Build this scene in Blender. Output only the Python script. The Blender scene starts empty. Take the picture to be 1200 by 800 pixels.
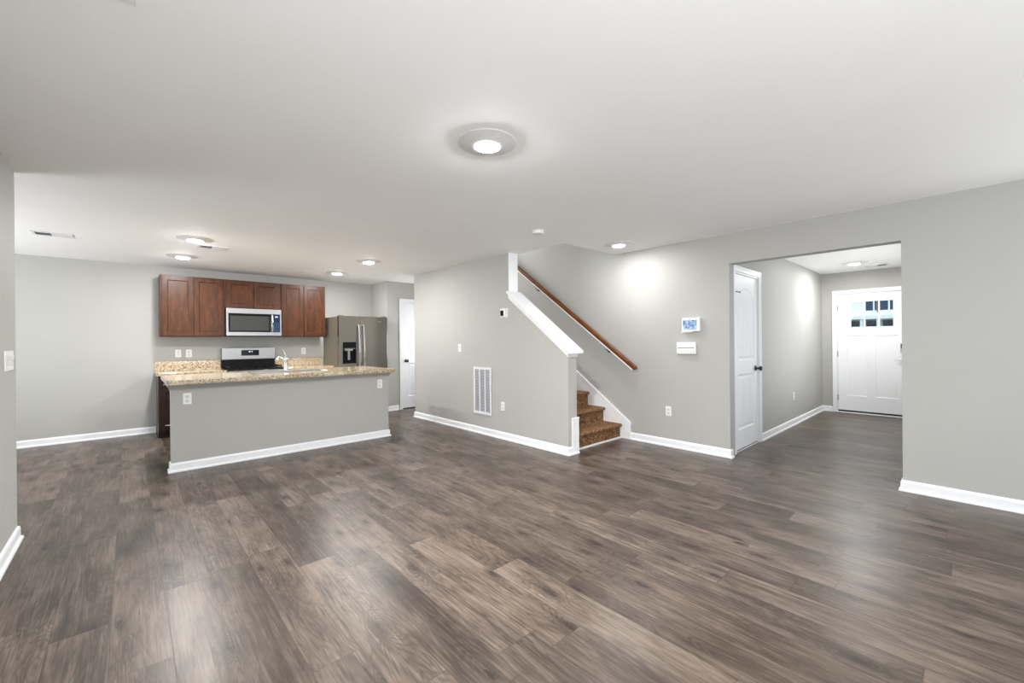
import bpy, bmesh, math, random
from mathutils import Vector, Matrix
random.seed(7)
S = bpy.context.scene
COL = S.collection

# ------------------------------------------------------------------ camera
F_PX, YAW, PITCH, ROLL, HC = 490.34, 0.7414, -0.0006, -0.0086, 1.291
cam = bpy.data.cameras.new('camera'); cam_o = bpy.data.objects.new('camera', cam); COL.objects.link(cam_o)
cam.sensor_fit = 'HORIZONTAL'; cam.sensor_width = 36.0; cam.lens = F_PX / 1200.0 * 36.0
cam.clip_start = 0.05; cam.clip_end = 200
fw = Vector((math.sin(YAW) * math.cos(PITCH), math.cos(YAW) * math.cos(PITCH), math.sin(PITCH)))
rt = Vector((math.cos(YAW), -math.sin(YAW), 0)); up = rt.cross(fw)
rt2 = math.cos(ROLL) * rt + math.sin(ROLL) * up
up2 = -math.sin(ROLL) * rt + math.cos(ROLL) * up
M = Matrix.Identity(4)
for i in range(3):
    M[i][0] = rt2[i]; M[i][1] = up2[i]; M[i][2] = -fw[i]
M[2][3] = HC
cam_o.matrix_world = M
S.camera = cam_o

# ------------------------------------------------------------------ light levels
LAMP = {'main': 2500.0, 'kitchen': 680.0, 'sink': 640.0, 'stair': 290.0, 'hall': 640.0}   # radiance of the ceiling lamp lenses
LAMP_COL = (1.0, 0.997, 0.985)
WORLD = 2.0
REAR_W, SIDE_W, DINING_W, UPSTAIRS_W, EAST_W, PASSAGE_W, HALL_W = 112.0, 112.0, 112.0, 190.0, 48.0, 27.0, 27.0
S.view_settings.view_transform = 'Standard'; S.view_settings.look = 'None'
S.view_settings.exposure = 0.0; S.view_settings.gamma = 1.0
S.view_settings.use_curve_mapping = False
S.cycles.use_denoising = True
S.cycles.max_bounces = 10; S.cycles.diffuse_bounces = 7
S.cycles.sample_clamp_indirect = 8.0
w = bpy.data.worlds.new('sky'); S.world = w; w.use_nodes = True
bg = w.node_tree.nodes['Background']; bg.inputs[0].default_value = (0.80, 0.90, 1.0, 1); bg.inputs[1].default_value = WORLD

XR_ = 4.823
def area(name, loc, direction, sx, sy, power, col=(0.965, 0.985, 1.0)):
    l = bpy.data.lights.new(name, 'AREA'); l.shape = 'RECTANGLE'; l.size = sx; l.size_y = sy; l.energy = power; l.color = col
    o = bpy.data.objects.new(name, l); COL.objects.link(o); o.location = loc
    o.rotation_euler = Vector(direction).to_track_quat('-Z', 'Z').to_euler()
    return o
area('rear_added_fill', (1.9, -4.65, 1.15), (0, 1, 1.2), 3.6, 2.0, REAR_W)  # added fill light behind the camera, tilted up to brighten the ceiling
area('side_added_fill', (-.70, -1.2, 1.3), (1, .3, 1.4), 2.6, 1.4, SIDE_W)  # unseen fill added on the left, aimed at ceiling and right wall
area('east_added_fill', (XR_ + .2, -2.4, 1.2), (-1, .5, 1.4), 2.6, 1.4, EAST_W)  # unseen fill added on the right, lifts the near ceiling
area('dining_added_fill', (-3.30, 6.2, 1.2), (1, 0, 1.6), 2.2, 1.9, DINING_W)  # fill light added beyond the dining wall to brighten the kitchen ceiling
area('passage_added_fill', (4.78, 6.92, 1.3), (-1, 0, .2), .6, 1.8, PASSAGE_W)  # added fill hidden behind the stair wall, brightens the pantry wall
area('hall_added_fill', (7.0, .10, 1.2), (0, 1, .8), 1.6, 1.3, HALL_W)  # fill added on the hidden side of the entry hall
area('upstairs_added_fill', (4.3, 7.46, 3.9), (0, -1, 0), 0.9, 1.4, UPSTAIRS_W)  # added fill at the top of the stairwell, out of view

# ------------------------------------------------------------------ material helpers
class NB:
    def __init__(s, name):
        s.m = bpy.data.materials.new(name); s.m.use_nodes = True
        s.t = s.m.node_tree; s.b = s.t.nodes['Principled BSDF']; s._p = None
    def n(s, typ, ins=None, **attr):
        nd = s.t.nodes.new('ShaderNode' + typ)
        for k, v in attr.items(): setattr(nd, k, v)
        for k, v in (ins or {}).items(): s.put(nd.inputs[k], v)
        return nd
    def put(s, sock, v):
        if isinstance(v, bpy.types.NodeSocket): s.t.links.new(v, sock)
        elif isinstance(v, bpy.types.Node): s.t.links.new(v.outputs[0], sock)
        else:
            if isinstance(v, tuple) and len(v) == 3 and sock.type == 'RGBA': v = v + (1,)
            sock.default_value = v
    def set(s, **kw):
        for k, v in kw.items(): s.put(s.b.inputs[k.replace('_', ' ')], v)
        return s.m
    def pos(s):
        if s._p is None: s._p = s.n('NewGeometry').outputs['Position']
        return s._p
    def obj(s): return s.n('TexCoord').outputs['Object']
    def math(s, op, a, b=None, c=None):
        nd = s.n('Math', operation=op); s.put(nd.inputs[0], a)
        if b is not None: s.put(nd.inputs[1], b)
        if c is not None: s.put(nd.inputs[2], c)
        return nd.outputs[0]
    def vmul(s, v, k):
        nd = s.n('VectorMath', operation='MULTIPLY'); s.put(nd.inputs[0], v); s.put(nd.inputs[1], k); return nd.outputs[0]
    def vadd(s, v, k):
        nd = s.n('VectorMath', operation='ADD'); s.put(nd.inputs[0], v); s.put(nd.inputs[1], k); return nd.outputs[0]
    def noise(s, v, scale, detail=3, rough=.5, dist=0):
        nd = s.n('TexNoise', {'Vector': v, 'Scale': scale, 'Detail': detail, 'Roughness': rough, 'Distortion': dist}); return nd.outputs['Fac']
    def ramp(s, f, stops, interp='LINEAR'):
        nd = s.n('ValToRGB', {'Fac': f}); cr = nd.color_ramp; cr.interpolation = interp
        while len(cr.elements) < len(stops): cr.elements.new(0.5)
        for e, (p, c) in zip(cr.elements, stops):
            e.position = p; e.color = (c, c, c, 1) if isinstance(c, (int, float)) else tuple(c) + (1,)
        return nd.outputs[0]
    def mix(s, f, a, b, mode='MIX'):
        nd = s.n('Mix', data_type='RGBA', blend_type=mode)
        s.put(nd.inputs[0], f); s.put(nd.inputs[6], a); s.put(nd.inputs[7], b); return nd.outputs[2]
    def bump(s, h, strength=.1, dist=.01):
        nd = s.n('Bump', {'Height': h, 'Strength': strength, 'Distance': dist}); return nd.outputs[0]

def sr(r, g, b):
    f = lambda c: ((c / 255 + .055) / 1.055) ** 2.4 if c > 10 else c / 255 / 12.92
    return (f(r), f(g), f(b))

def paint(name, col, rough=.6, var=.02, bump=.04, spec=.3):
    k = NB(name); n = k.noise(k.pos(), 3.0, 2)
    c = k.mix(n, tuple(x * (1 - var) for x in col), tuple(min(1, x * (1 + var)) for x in col))
    fine = k.noise(k.pos(), 260, 2)
    return k.set(Base_Color=c, Roughness=rough, Specular_IOR_Level=spec, Normal=k.bump(fine, bump, .002))
def plain(name, col, rough=.4, metal=0., spec=.5, var=.03):
    k = NB(name); n = k.noise(k.pos(), 30.0, 2)
    c = k.mix(n, tuple(x * (1 - var) for x in col), tuple(min(1, x * (1 + var)) for x in col))
    return k.set(Base_Color=c, Roughness=rough, Metallic=metal, Specular_IOR_Level=spec)
def brushed(name, col, rough=.3, axis=(2, 2, 160)):
    k = NB(name); n = k.noise(k.vmul(k.pos(), axis), 3.0, 3)
    c = k.mix(n, tuple(x * .9 for x in col), tuple(min(1, x * 1.08) for x in col))
    r = k.math('MULTIPLY_ADD', n, .15, rough - .07)
    return k.set(Base_Color=c, Metallic=1.0, Roughness=r)
def emis(name, col, strength):
    k = NB(name); n = k.noise(k.obj(), 5.0, 1)
    c = k.mix(n, tuple(x * .98 for x in col), col)
    return k.set(Base_Color=(.9, .9, .9), Emission_Color=c, Emission_Strength=strength)

WALL = paint('wall_paint_warm_grey', sr(177, 176, 172), .62)
CEIL = paint('ceiling_paint_white', sr(246, 246, 246), .8)
TRIM = paint('trim_paint_white', sr(238, 239, 241), .35, .01, .01, .45)
DOORW = paint('door_paint_white', sr(238, 239, 242), .38, .01, .01, .45)
PLAST = plain('white_plastic', sr(232, 232, 230), .35)
PLAST2 = plain('off_white_plastic_insert', sr(220, 220, 218), .4)  # slightly darker white for small inserts
BLACK = plain('black_plastic', (.006, .006, .007), .4, 0, .12)
BLACKGL = plain('black_glass', (.006, .007, .008), .15, 0, .14)
NAVYGL = plain('dark_blue_panel_glass', (.010, .026, .07), .15, 0, .25)
MESHGL = plain('grey_oven_window', (.05, .05, .048), .4, 0, .12)
BRONZE = plain('dark_bronze', (.05, .045, .04), .3, .9)
HINGE = brushed('satin_nickel', (.42, .41, .40), .35)
CHROME = plain('chrome', (.72, .73, .75), .14, 1.0)
STEEL = brushed('stainless_steel', (.34, .337, .335), .33)
SINKST = brushed('sink_steel', (.6, .6, .6), .3)
FRIDGE = brushed('dark_stainless_steel', (.30, .275, .245), .22, (120, 120, .6))
FRSIDE = plain('fridge_side_grey_brown', sr(118, 110, 98), .45)
DARKGAP = plain('dark_rubber_and_gap_shade', (.01, .01, .01), .7)  # black for rubber parts, also painted in for shade in gaps and ducts
GRILLE = plain('grille_white_enamel', sr(225, 225, 228), .4)
FILTER = plain('filter_fabric_grey', sr(150, 151, 156), .9)
LENS = {k_: emis('lamp_lens_' + k_, LAMP_COL, v_) for k_, v_ in LAMP.items()}
LAMPBODY = plain('lamp_white_enamel', sr(225, 225, 225), .5)

def wood(name, a, b, c, rough, axis, scale=1.0, spec=.5):
    k = NB(name)
    v = k.vmul(k.pos(), axis)
    n1 = k.noise(v, 2.2 * scale, 4, .6, .6); n2 = k.noise(v, 14 * scale, 3, .6)
    f = k.math('MULTIPLY_ADD', n2, .45, k.math('MULTIPLY', n1, .6))
    col = k.ramp(f, [(.3, a), (.52, b), (.75, c)])
    return k.set(Base_Color=col, Roughness=rough, Specular_IOR_Level=spec, Normal=k.bump(n2, .03, .002))
CHERRY = wood('cherry_stained_wood', sr(38, 18, 7), sr(72, 37, 14), sr(102, 59, 26), .36, (9, 9, 1.6), 1.0, .28)
ESPRESSO = wood('dark_cabinet_wood_with_shade', sr(24, 13, 9), sr(36, 20, 12), sr(50, 29, 18), .35, (9, 9, 1.6))  # dark wood, with the shadow on its fronts put into the colour
OAK = wood('honey_stained_oak', sr(66, 30, 8), sr(112, 60, 20), sr(146, 86, 34), .30, (22, 2.0, 2.6))

def granite():
    k = NB('speckled_granite'); p = k.pos()
    n1 = k.noise(p, 34, 3, .6); n2 = k.noise(k.vadd(p, (4.1, 2.2, .7)), 75, 2, .6)
    vo = k.n('TexVoronoi', {'Vector': p, 'Scale': 120.0})
    base = k.ramp(n1, [(.30, sr(150, 116, 80)), (.45, sr(196, 174, 138)), (.62, sr(214, 200, 174))])
    vn = k.n('SeparateColor', {'Color': vo.outputs['Color']}).outputs[0]
    m1 = k.ramp(vn, [(.0, 1.0), (.26, 1.0), (.29, 0.0)])
    c = k.mix(k.math('MULTIPLY', m1, .8), base, sr(92, 66, 44))
    m2 = k.ramp(n2, [(.58, 0.0), (.64, 1.0)])
    c = k.mix(k.math('MULTIPLY', m2, .75), c, sr(60, 48, 40))
    return k.set(Base_Color=c, Roughness=.12, Specular_IOR_Level=.6)
GRANITE = granite()

def carpet():
    k = NB('brown_flecked_carpet'); p = k.pos()
    n = k.noise(p, 62, 3, .75); n2 = k.noise(p, 22, 2); 
    c = k.ramp(n, [(.34, sr(52, 33, 21)), (.48, sr(116, 82, 56)), (.64, sr(188, 152, 114))])
    c = k.mix(k.math('MULTIPLY', n2, .35), c, sr(98, 66, 42))
    return k.set(Base_Color=c, Roughness=.95, Specular_IOR_Level=.1, Normal=k.bump(n, .8, .012))
CARPET = carpet()

def floor_mat():
    k = NB('grey_brown_plank_floor'); p = k.pos()
    sp = k.n('SeparateXYZ', {'Vector': p}); X, Y = sp.outputs[0], sp.outputs[1]
    W, L = .1965, 1.22
    u = k.math('DIVIDE', k.math('ADD', X, 5.0 - .018), W)
    row = k.math('FLOOR', u); fu = k.math('FRACT', u)
    r1 = k.n('TexWhiteNoise', {'W': row}, noise_dimensions='1D').outputs['Value']
    v = k.math('DIVIDE', k.math('ADD', k.math('ADD', Y, 9.0), k.math('MULTIPLY', r1, L)), L)
    cell = k.math('FLOOR', v); fv = k.math('FRACT', v)
    idv = k.n('CombineXYZ', {'X': row, 'Y': cell, 'Z': 3.3})
    wn = k.n('TexWhiteNoise', {'Vector': idv}, noise_dimensions='3D')
    rnd = wn.outputs['Value']; rcol = wn.outputs['Color']
    off = k.vmul(rcol, (31.0, 17.0, 9.0))
    q = k.vadd(p, off)
    # knots
    kn = k.n('TexVoronoi', {'Vector': k.vmul(q, (5.2, 2.0, 0)), 'Scale': 1.0}, voronoi_dimensions='2D'); kd = kn.outputs['Distance']
    kr = k.n('SeparateColor', {'Color': kn.outputs['Color']}).outputs[0]
    keep = k.math('GREATER_THAN', kr, .36)
    bulge = k.math('MULTIPLY', keep, k.math('POWER', 2.718, k.math('MULTIPLY', kd, -6.0)))
    # rings
    n1 = k.noise(k.vmul(q, (5.5, .85, 1)), 1.0, 3, .5, .4)
    field = k.math('ADD', n1, k.math('MULTIPLY', bulge, .40))
    ring = k.math('PINGPONG', k.math('MULTIPLY', field, 46.0), 1.0)
    ringd = k.ramp(ring, [(.0, 1.0), (.35, .4), (.75, 0.0)])
    fib = k.noise(k.vmul(q, (130, 4.0, 1)), 1.0, 3, .7)
    fib2 = k.noise(k.vmul(q, (34, 1.3, 1)), 1.0, 5, .65)
    streak = k.ramp(k.noise(k.vmul(q, (48, 2.6, 1)), 1.0, 3, .6), [(.60, 0.0), (.68, 1.0)])
    blot = k.noise(k.vmul(q, (6.5, 2.2, 1)), 1.0, 4, .6)
    f = k.math('MULTIPLY_ADD', fib2, .36, k.math('MULTIPLY', blot, .52))
    f = k.math('MULTIPLY_ADD', k.math('SUBTRACT', fib, .5), .50, k.math('ADD', f, .13))
    f = k.math('MULTIPLY_ADD', k.math('SUBTRACT', rnd, .5), .13, f)
    f = k.math('SUBTRACT', f, .07)
    col = k.ramp(f, [(.32, sr(50, 42, 37)), (.45, sr(76, 66, 58)), (.55, sr(98, 86, 77)), (.70, sr(124, 111, 100))])
    tint = k.n('SeparateColor', {'Color': rcol}).outputs[1]
    col = k.mix(k.math('MULTIPLY', tint, .14), col, sr(112, 92, 74))
    rs = k.math('MULTIPLY', ringd, k.math('MULTIPLY_ADD', k.ramp(blot, [(.42, 1.), (.60, 0.)]), .42, .12))
    col = k.mix(rs, col, sr(46, 38, 33))
    col = k.mix(k.math('MULTIPLY', streak, .62), col, sr(46, 38, 33))
    crack = k.noise(k.vmul(q, (70, 26, 1)), 1.0, 2, .6)
    kc = k.math('MULTIPLY', keep, k.ramp(kd, [(.05, 1.0), (.12, .45), (.26, 0.0)]))
    kc = k.math('MULTIPLY', kc, k.ramp(crack, [(.34, .45), (.54, 1.0)]))
    col = k.mix(k.math('MULTIPLY', kc, .9), col, sr(36, 29, 25))
    # seams
    e1 = k.math('MINIMUM', fu, k.math('SUBTRACT', 1.0, fu)); e2 = k.math('MINIMUM', fv, k.math('SUBTRACT', 1.0, fv))
    s1 = k.ramp(e1, [(.006, 1.0), (.014, 0.0)]); s2 = k.ramp(e2, [(.0008, 1.0), (.0020, 0.0)])
    seam = k.math('MAXIMUM', s1, s2)
    col = k.mix(k.math('MULTIPLY', seam, .55), col, sr(58, 48, 42))
    h = k.math('SUBTRACT', k.math('MULTIPLY', fib2, .5), seam)
    rough = k.math('MULTIPLY_ADD', fib2, .16, .26)
    return k.set(Base_Color=col, Roughness=rough, Specular_IOR_Level=.38, Normal=k.bump(h, .10, .002))
FLOOR = floor_mat()

def glass_mat():
    k = NB('clear_window_glass'); t = k.t; out = t.nodes['Material Output']
    tr = k.n('BsdfTransparent', {'Color': (.93, .97, .98)}); gl = k.n('BsdfGlossy', {'Color': (.9, .95, 1), 'Roughness': .03})
    fr = k.n('Fresnel', {'IOR': 1.45}); mx = k.n('MixShader', {0: fr.outputs[0], 1: tr.outputs[0], 2: gl.outputs[0]})
    t.links.new(mx.outputs[0], out.inputs[0]); return k.m
GLASS = glass_mat()
def screen_mat():
    k = NB('blue_touch_screen'); o = k.obj()
    n = k.noise(o, 34, 3, .6); c = k.ramp(n, [(.36, (.02, .06, .20)), (.5, (.12, .36, .75)), (.64, (.55, .80, 1.0))])
    return k.set(Base_Color=(.02, .02, .03), Roughness=.1, Emission_Color=c, Emission_Strength=.75)
SCREEN = screen_mat()
def siding():
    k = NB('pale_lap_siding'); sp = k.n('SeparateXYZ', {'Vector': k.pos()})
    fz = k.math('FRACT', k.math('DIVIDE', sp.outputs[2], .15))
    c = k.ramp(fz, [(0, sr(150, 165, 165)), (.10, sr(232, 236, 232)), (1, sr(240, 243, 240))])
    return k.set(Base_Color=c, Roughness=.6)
SIDING = siding()
HOUSEGL = plain('house_window_dark_glass', sr(52, 66, 88), .12)
GRASS = plain('lawn_green', sr(92, 112, 70), .9)

# ------------------------------------------------------------------ mesh helpers
def tag(o, label=None, cat=None, group=None, kind=None):
    if label: o['label'] = label
    if cat: o['category'] = cat
    if group: o['group'] = group
    if kind: o['kind'] = kind
    return o
def box(bm, x0, x1, y0, y1, z0, z1):
    vs = [bm.verts.new((x, y, z)) for x in (x0, x1) for y in (y0, y1) for z in (z0, z1)]
    for f in ((0, 1, 3, 2), (4, 6, 7, 5), (0, 4, 5, 1), (2, 3, 7, 6), (0, 2, 6, 4), (1, 5, 7, 3)):
        bm.faces.new([vs[i] for i in f])
    return vs
def prism(bm, pts, axis, a, b):
    """extrude a polygon; axis 'x': pts are (y,z); 'y': (x,z); 'z': (x,y)"""
    def P(p, t): return {'x': (t, p[0], p[1]), 'y': (p[0], t, p[1]), 'z': (p[0], p[1], t)}[axis]
    A = [bm.verts.new(P(p, a)) for p in pts]; B = [bm.verts.new(P(p, b)) for p in pts]
    bm.faces.new(A); bm.faces.new(list(reversed(B)))
    n = len(pts)
    for i in range(n): bm.faces.new((A[i], B[i], B[(i + 1) % n], A[(i + 1) % n]))
def lathe(bm, prof, seg=32, cx=0, cy=0, cz=0, axis='z'):
    """prof: list of (r, h); closed at ends when r==0"""
    rings = []
    for r, h in prof:
        ring = []
        for i in range(seg if r > 1e-6 else 1):
            t = 2 * math.pi * i / seg; a, b = r * math.cos(t), r * math.sin(t)
            p = {'z': (a, b, h), 'y': (a, h, b), 'x': (h, a, b)}[axis]
            ring.append(bm.verts.new((p[0] + cx, p[1] + cy, p[2] + cz)))
        rings.append(ring)
    for A, B in zip(rings, rings[1:]):
        for i in range(seg):
            j = (i + 1) % seg
            if len(A) == 1 and len(B) == 1: continue
            if len(A) == 1: bm.faces.new((A[0], B[i], B[j]))
            elif len(B) == 1: bm.faces.new((A[i], A[j], B[0]))
            else: bm.faces.new((A[i], A[j], B[j], B[i]))
def tube(bm, pts, r, seg=12, caps=True):
    pts = [Vector(p) for p in pts]; rings = []
    rs = r if isinstance(r, (list, tuple)) else [r] * len(pts)
    for i, p in enumerate(pts):
        d = (pts[min(i + 1, len(pts) - 1)] - pts[max(i - 1, 0)]).normalized()
        a = d.cross(Vector((0, 0, 1)));
        if a.length < 1e-3: a = d.cross(Vector((1, 0, 0)))
        a.normalize(); b = d.cross(a).normalized()
        rings.append([bm.verts.new(p + rs[i] * (math.cos(2 * math.pi * k / seg) * a + math.sin(2 * math.pi * k / seg) * b)) for k in range(seg)])
    for A, B in zip(rings, rings[1:]):
        for k in range(seg): bm.faces.new((A[k], A[(k + 1) % seg], B[(k + 1) % seg], B[k]))
    if caps: bm.faces.new(rings[0]); bm.faces.new(list(reversed(rings[-1])))
def sweep(bm, path, prof, closed=False):
    """path: xy points, room on the RIGHT of travel; prof: (offset towards room, z) polygon; mitred"""
    P = [Vector(p) for p in path]; n = len(P); rows = []
    for i in range(n):
        d0 = (P[i] - P[i - 1]).normalized() if i > 0 else None
        d1 = (P[i + 1] - P[i]).normalized() if i < n - 1 else None
        n0 = Vector((d0.y, -d0.x)) if d0 else None; n1 = Vector((d1.y, -d1.x)) if d1 else None
        if n0 is None: m = n1
        elif n1 is None: m = n0
        else:
            m = (n0 + n1); m = m / m.dot(n0) if abs(m.dot(n0)) > 1e-6 else n0
        rows.append([bm.verts.new((P[i].x + m.x * o, P[i].y + m.y * o, z)) for o, z in prof])
    k = len(prof)
    for A, B in zip(rows, rows[1:]):
        for j in range(k): bm.faces.new((A[j], A[(j + 1) % k], B[(j + 1) % k], B[j]))
    bm.faces.new(rows[0]); bm.faces.new(list(reversed(rows[-1])))
def shift_of(parent):
    v = Vector((0, 0, 0))
    while parent is not None: v = v + parent.location; parent = parent.parent
    return v
def obj(name, bm, m, parent=None, local=False, bevel=0, smooth=False, seg=2):
    bmesh.ops.recalc_face_normals(bm, faces=bm.faces[:])
    if parent is None and not local:
        xs = [v.co for v in bm.verts]
        o0 = Vector(((min(c.x for c in xs) + max(c.x for c in xs)) / 2, (min(c.y for c in xs) + max(c.y for c in xs)) / 2, min(c.z for c in xs)))
        bmesh.ops.translate(bm, verts=bm.verts, vec=-o0)
    else:
        o0 = Vector((0, 0, 0))
        if not local: bmesh.ops.translate(bm, verts=bm.verts, vec=-shift_of(parent))
    me = bpy.data.meshes.new(name); bm.to_mesh(me); bm.free()
    if smooth:
        for f in me.polygons: f.use_smooth = True
    o = bpy.data.objects.new(name, me); COL.objects.link(o); o.location = o0
    for mm in (m if isinstance(m, (list, tuple)) else [m]): me.materials.append(mm)
    if parent: o.parent = parent
    if bevel:
        b = o.modifiers.new('bevel', 'BEVEL'); b.width = bevel; b.segments = seg; b.limit_method = 'ANGLE'; b.angle_limit = math.radians(40)
    if smooth:
        try: me.set_sharp_from_angle(angle=math.radians(40))
        except Exception: pass
    return o
def empty(name, loc, rz=0, label=None, cat=None, group=None, kind=None):
    o = bpy.data.objects.new(name, None); COL.objects.link(o); o.location = loc; o.rotation_euler = (0, 0, rz)
    return tag(o, label, cat, group, kind)
def bx(name, m, dims, parent=None, bevel=0, local=False, **kw):
    bm = bmesh.new()
    for d in (dims if isinstance(dims[0], (tuple, list)) else [dims]): box(bm, *d)
    return obj(name, bm, m, parent, local, bevel, **kw)
def dup(root, loc, rz=0, label=None, group=None):
    r = root.copy(); COL.objects.link(r); r.location = loc; r.rotation_euler = (0, 0, rz)
    if label: r['label'] = label
    if group: r['group'] = group
    for ch in list(root.children):
        c = ch.copy(); COL.objects.link(c); c.parent = r
        for g in list(ch.children):
            d = g.copy(); COL.objects.link(d); d.parent = c
    return r
def panel_slab(bm, w, z0, h, t, holes, depth=.008, bev=.012, y0=0.0, raise_in=None):
    """slab 0..w by z0..z0+h, front face at y0 facing -Y, with recessed panels (loops of (x,z), counter-clockwise)"""
    outer = [(0, z0), (w, z0), (w, z0 + h), (0, z0 + h)]
    ov = [bm.verts.new((x, y0, z)) for x, z in outer]; edges = [bm.edges.new((ov[i], ov[(i + 1) % 4])) for i in range(4)]
    for lp in holes:
        n = len(lp); cx = sum(p[0] for p in lp) / n; cz = sum(p[1] for p in lp) / n
        A = [bm.verts.new((x, y0, z)) for x, z in lp]
        edges += [bm.edges.new((A[i], A[(i + 1) % n])) for i in range(n)]
        def inset(d):
            out = []
            for i in range(n):
                p0, p1, p2 = Vector(lp[i - 1]), Vector(lp[i]), Vector(lp[(i + 1) % n])
                d0 = (p1 - p0).normalized(); d1 = (p2 - p1).normalized()
                n0 = Vector((-d0.y, d0.x)); n1 = Vector((-d1.y, d1.x)); m = n0 + n1; m = m / max(.3, m.dot(n0))
                out.append((p1.x + m.x * d, p1.y + m.y * d))
            return out
        levels = [(bev, depth)]
        if raise_in: levels += [(bev + raise_in[0], depth), (bev + raise_in[0] + raise_in[1], depth - raise_in[2])]
        prev = A
        for d, dep in levels:
            B = [bm.verts.new((x, y0 + dep, z)) for x, z in inset(d)]
            for i in range(n): bm.faces.new((prev[i], prev[(i + 1) % n], B[(i + 1) % n], B[i]))
            prev = B
        bm.faces.new(prev)
    bmesh.ops.triangle_fill(bm, use_beauty=True, use_dissolve=False, edges=edges)
    bv = [bm.verts.new((x, y0 + t, z)) for x, z in outer]
    bm.faces.new(list(reversed(bv)))
    for i in range(4): bm.faces.new((ov[i], bv[i], bv[(i + 1) % 4], ov[(i + 1) % 4]))
def rect(x0, x1, z0, z1): return [(x0, z0), (x1, z0), (x1, z1), (x0, z1)]
def arch(x0, x1, z0, z1, rise, n=14):
    """rectangle whose top is an eyebrow arch reaching z1 at the middle, z1-rise at shoulders"""
    pts = [(x0, z0), (x1, z0)]
    for i in range(n + 1):
        t = i / n; x = x1 + (x0 - x1) * t
        pts.append((x, z1 - rise + rise * math.sin(math.pi * t) ** .8 if 0 < t < 1 else z1 - rise))
    return pts

# ------------------------------------------------------------------ room constants
XR, XS, XS2, YK, YI, XF, YH, XL = 4.823, 3.646, 3.795, 8.053, 5.418, 9.2, 1.7855, -.555
H = 2.44
def struct(name, m, dims, label, cat='wall'):
    return tag(bx(name, m, dims), label, cat, None, 'structure')

struct('floor', FLOOR, [(-3.3, XF + .12, -4.6, 8.2, -.12, 0)], 'grey-brown wood plank floor running through the whole room', 'floor')
struct('ceiling', CEIL, [(-3.3, XS2, -4.6, 8.2, H, H + .15), (XS2, XR + .13, -4.6, 3.21, H, H + .15), (XS2, XR + .13, 6.45, 8.2, H, H + .15),
                         (XR + .13, XF + .12, -4.6, 8.2, H, H + .15)], 'smooth white ceiling with an opening over the stairs', 'ceiling')
struct('wall_back', WALL, (-3.3, 3.575, YK, YK + .12, 0, H), 'grey painted wall behind the kitchen cabinets and range')
struct('wall_left', WALL, [(XL - .12, XL, -4.6, -2.6, 0, H), (XL - .12, XL, .2, 4.276, 0, H), (XL - .12, XL, -2.6, .2, 0, .55), (XL - .12, XL, -2.6, .2, 2.1, H)], 'grey wall end at the left edge of the photo')
struct('wall_dining', WALL, [(-3.3, XL - .12, 4.156, 4.276, 0, H), (-3.3, -3.2, 4.276, 5.1, 0, H), (-3.3, -3.2, 7.3, 8.053, 0, H),
                             (-3.3, -3.2, 5.1, 7.3, 0, .25), (-3.3, -3.2, 5.1, 7.3, 2.15, H)], 'grey dining area wall with a wide opening added for light')  # opening added so the dining fill light can enter
struct('wall_rear', WALL, [(XL, .1, -4.6, -4.48, 0, H), (3.7, XR, -4.6, -4.48, 0, H), (.1, 3.7, -4.6, -4.48, 2.15, H), (.1, 3.7, -4.6, -4.48, 0, .1)],
       'grey wall behind the camera with a wide unglazed opening added for light')  # unseen opening made for the rear fill light, no glass
struct('wall_pantry', WALL, [(3.575, 3.69, 7.49, YK + .12, 0, H), (3.575, 3.885, 7.37, 7.49, 0, H), (4.665, XR, 7.37, 7.49, 0, H), (3.885, 4.665, 7.37, 7.49, 2.065, H)],
       'grey wall beside the refrigerator holding the pantry door')
# stair half wall: one prism
bm = bmesh.new()
prism(bm, [(3.05, 0), (6.475, 0), (6.475, H), (4.035, H), (4.035, 1.915), (3.05, 1.185)], 'x', XS, XS2)
tag(obj('wall_stairs', bm, WALL), 'grey stair wall stepping down to a sloped half wall', 'wall', None, 'structure')
struct('wall_stairs_back', WALL, (XS2, XR, 6.355, 6.475, 0, H), 'grey wall closing the space under the stairs')
struct('wall_right', WALL, [(XR, XR + .13, 1.76, 7.6, 0, H), (XR, XR + .13, -4.6, -3.8, 0, H), (XR, XR + .13, -1.0, .384, 0, H), (XR, XR + .13, -3.8, -1.0, 0, .45), (XR, XR + .13, -3.8, -1.0, 2.1, H), (XR, XR + .13, .384, 1.76, 2.115, H),
                            (XR, XR + .13, 3.21, 7.6, H, 5.0)], 'grey right wall with the wide opening to the entry hall')
struct('wall_stairwell', WALL, [(XS2 - .12, XS2, 3.09, 7.6, H + .15, 5.0), (XS2, XR, 3.09, 3.21, H + .15, 5.0), (XS2, XR, 7.5, 7.6, H + .15, 3.1), (XS2, XR, 7.5, 7.6, 4.7, 5.0), (XS2 - .12, XR + .13, 3.09, 7.6, 5.0, 5.1)],
       'upper stairwell walls above the ceiling opening')
CLX0, CLW = 5.062, .762       # closet door
struct('wall_hall', WALL, [(XR + .13, CLX0 - .012, YH, YH + .12, 0, H), (CLX0 + CLW + .012, XF, YH, YH + .12, 0, H), (CLX0 - .012, CLX0 + CLW + .012, YH, YH + .12, 2.065, H)],
       'grey entry hall wall beside the closet door')
FDY, FDW = 1.560, .914        # front door hinge side and width
struct('wall_front', WALL, [(XF, XF + .14, FDY + .012, 2.0, 0, H), (XF, XF + .14, -.1, FDY - FDW - .012, 0, H), (XF, XF + .14, FDY - FDW - .012, FDY + .012, 2.065, H)],
       'grey entry wall around the white front door')
struct('wall_hall_near', WALL, [(XR + .13, 6.1, .18, .30, 0, H), (7.9, XF, .18, .30, 0, H), (6.1, 7.9, .18, .30, 0, .5), (6.1, 7.9, .18, .30, 1.9, H)], 'grey hidden wall on the near side of the entry hall')

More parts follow.
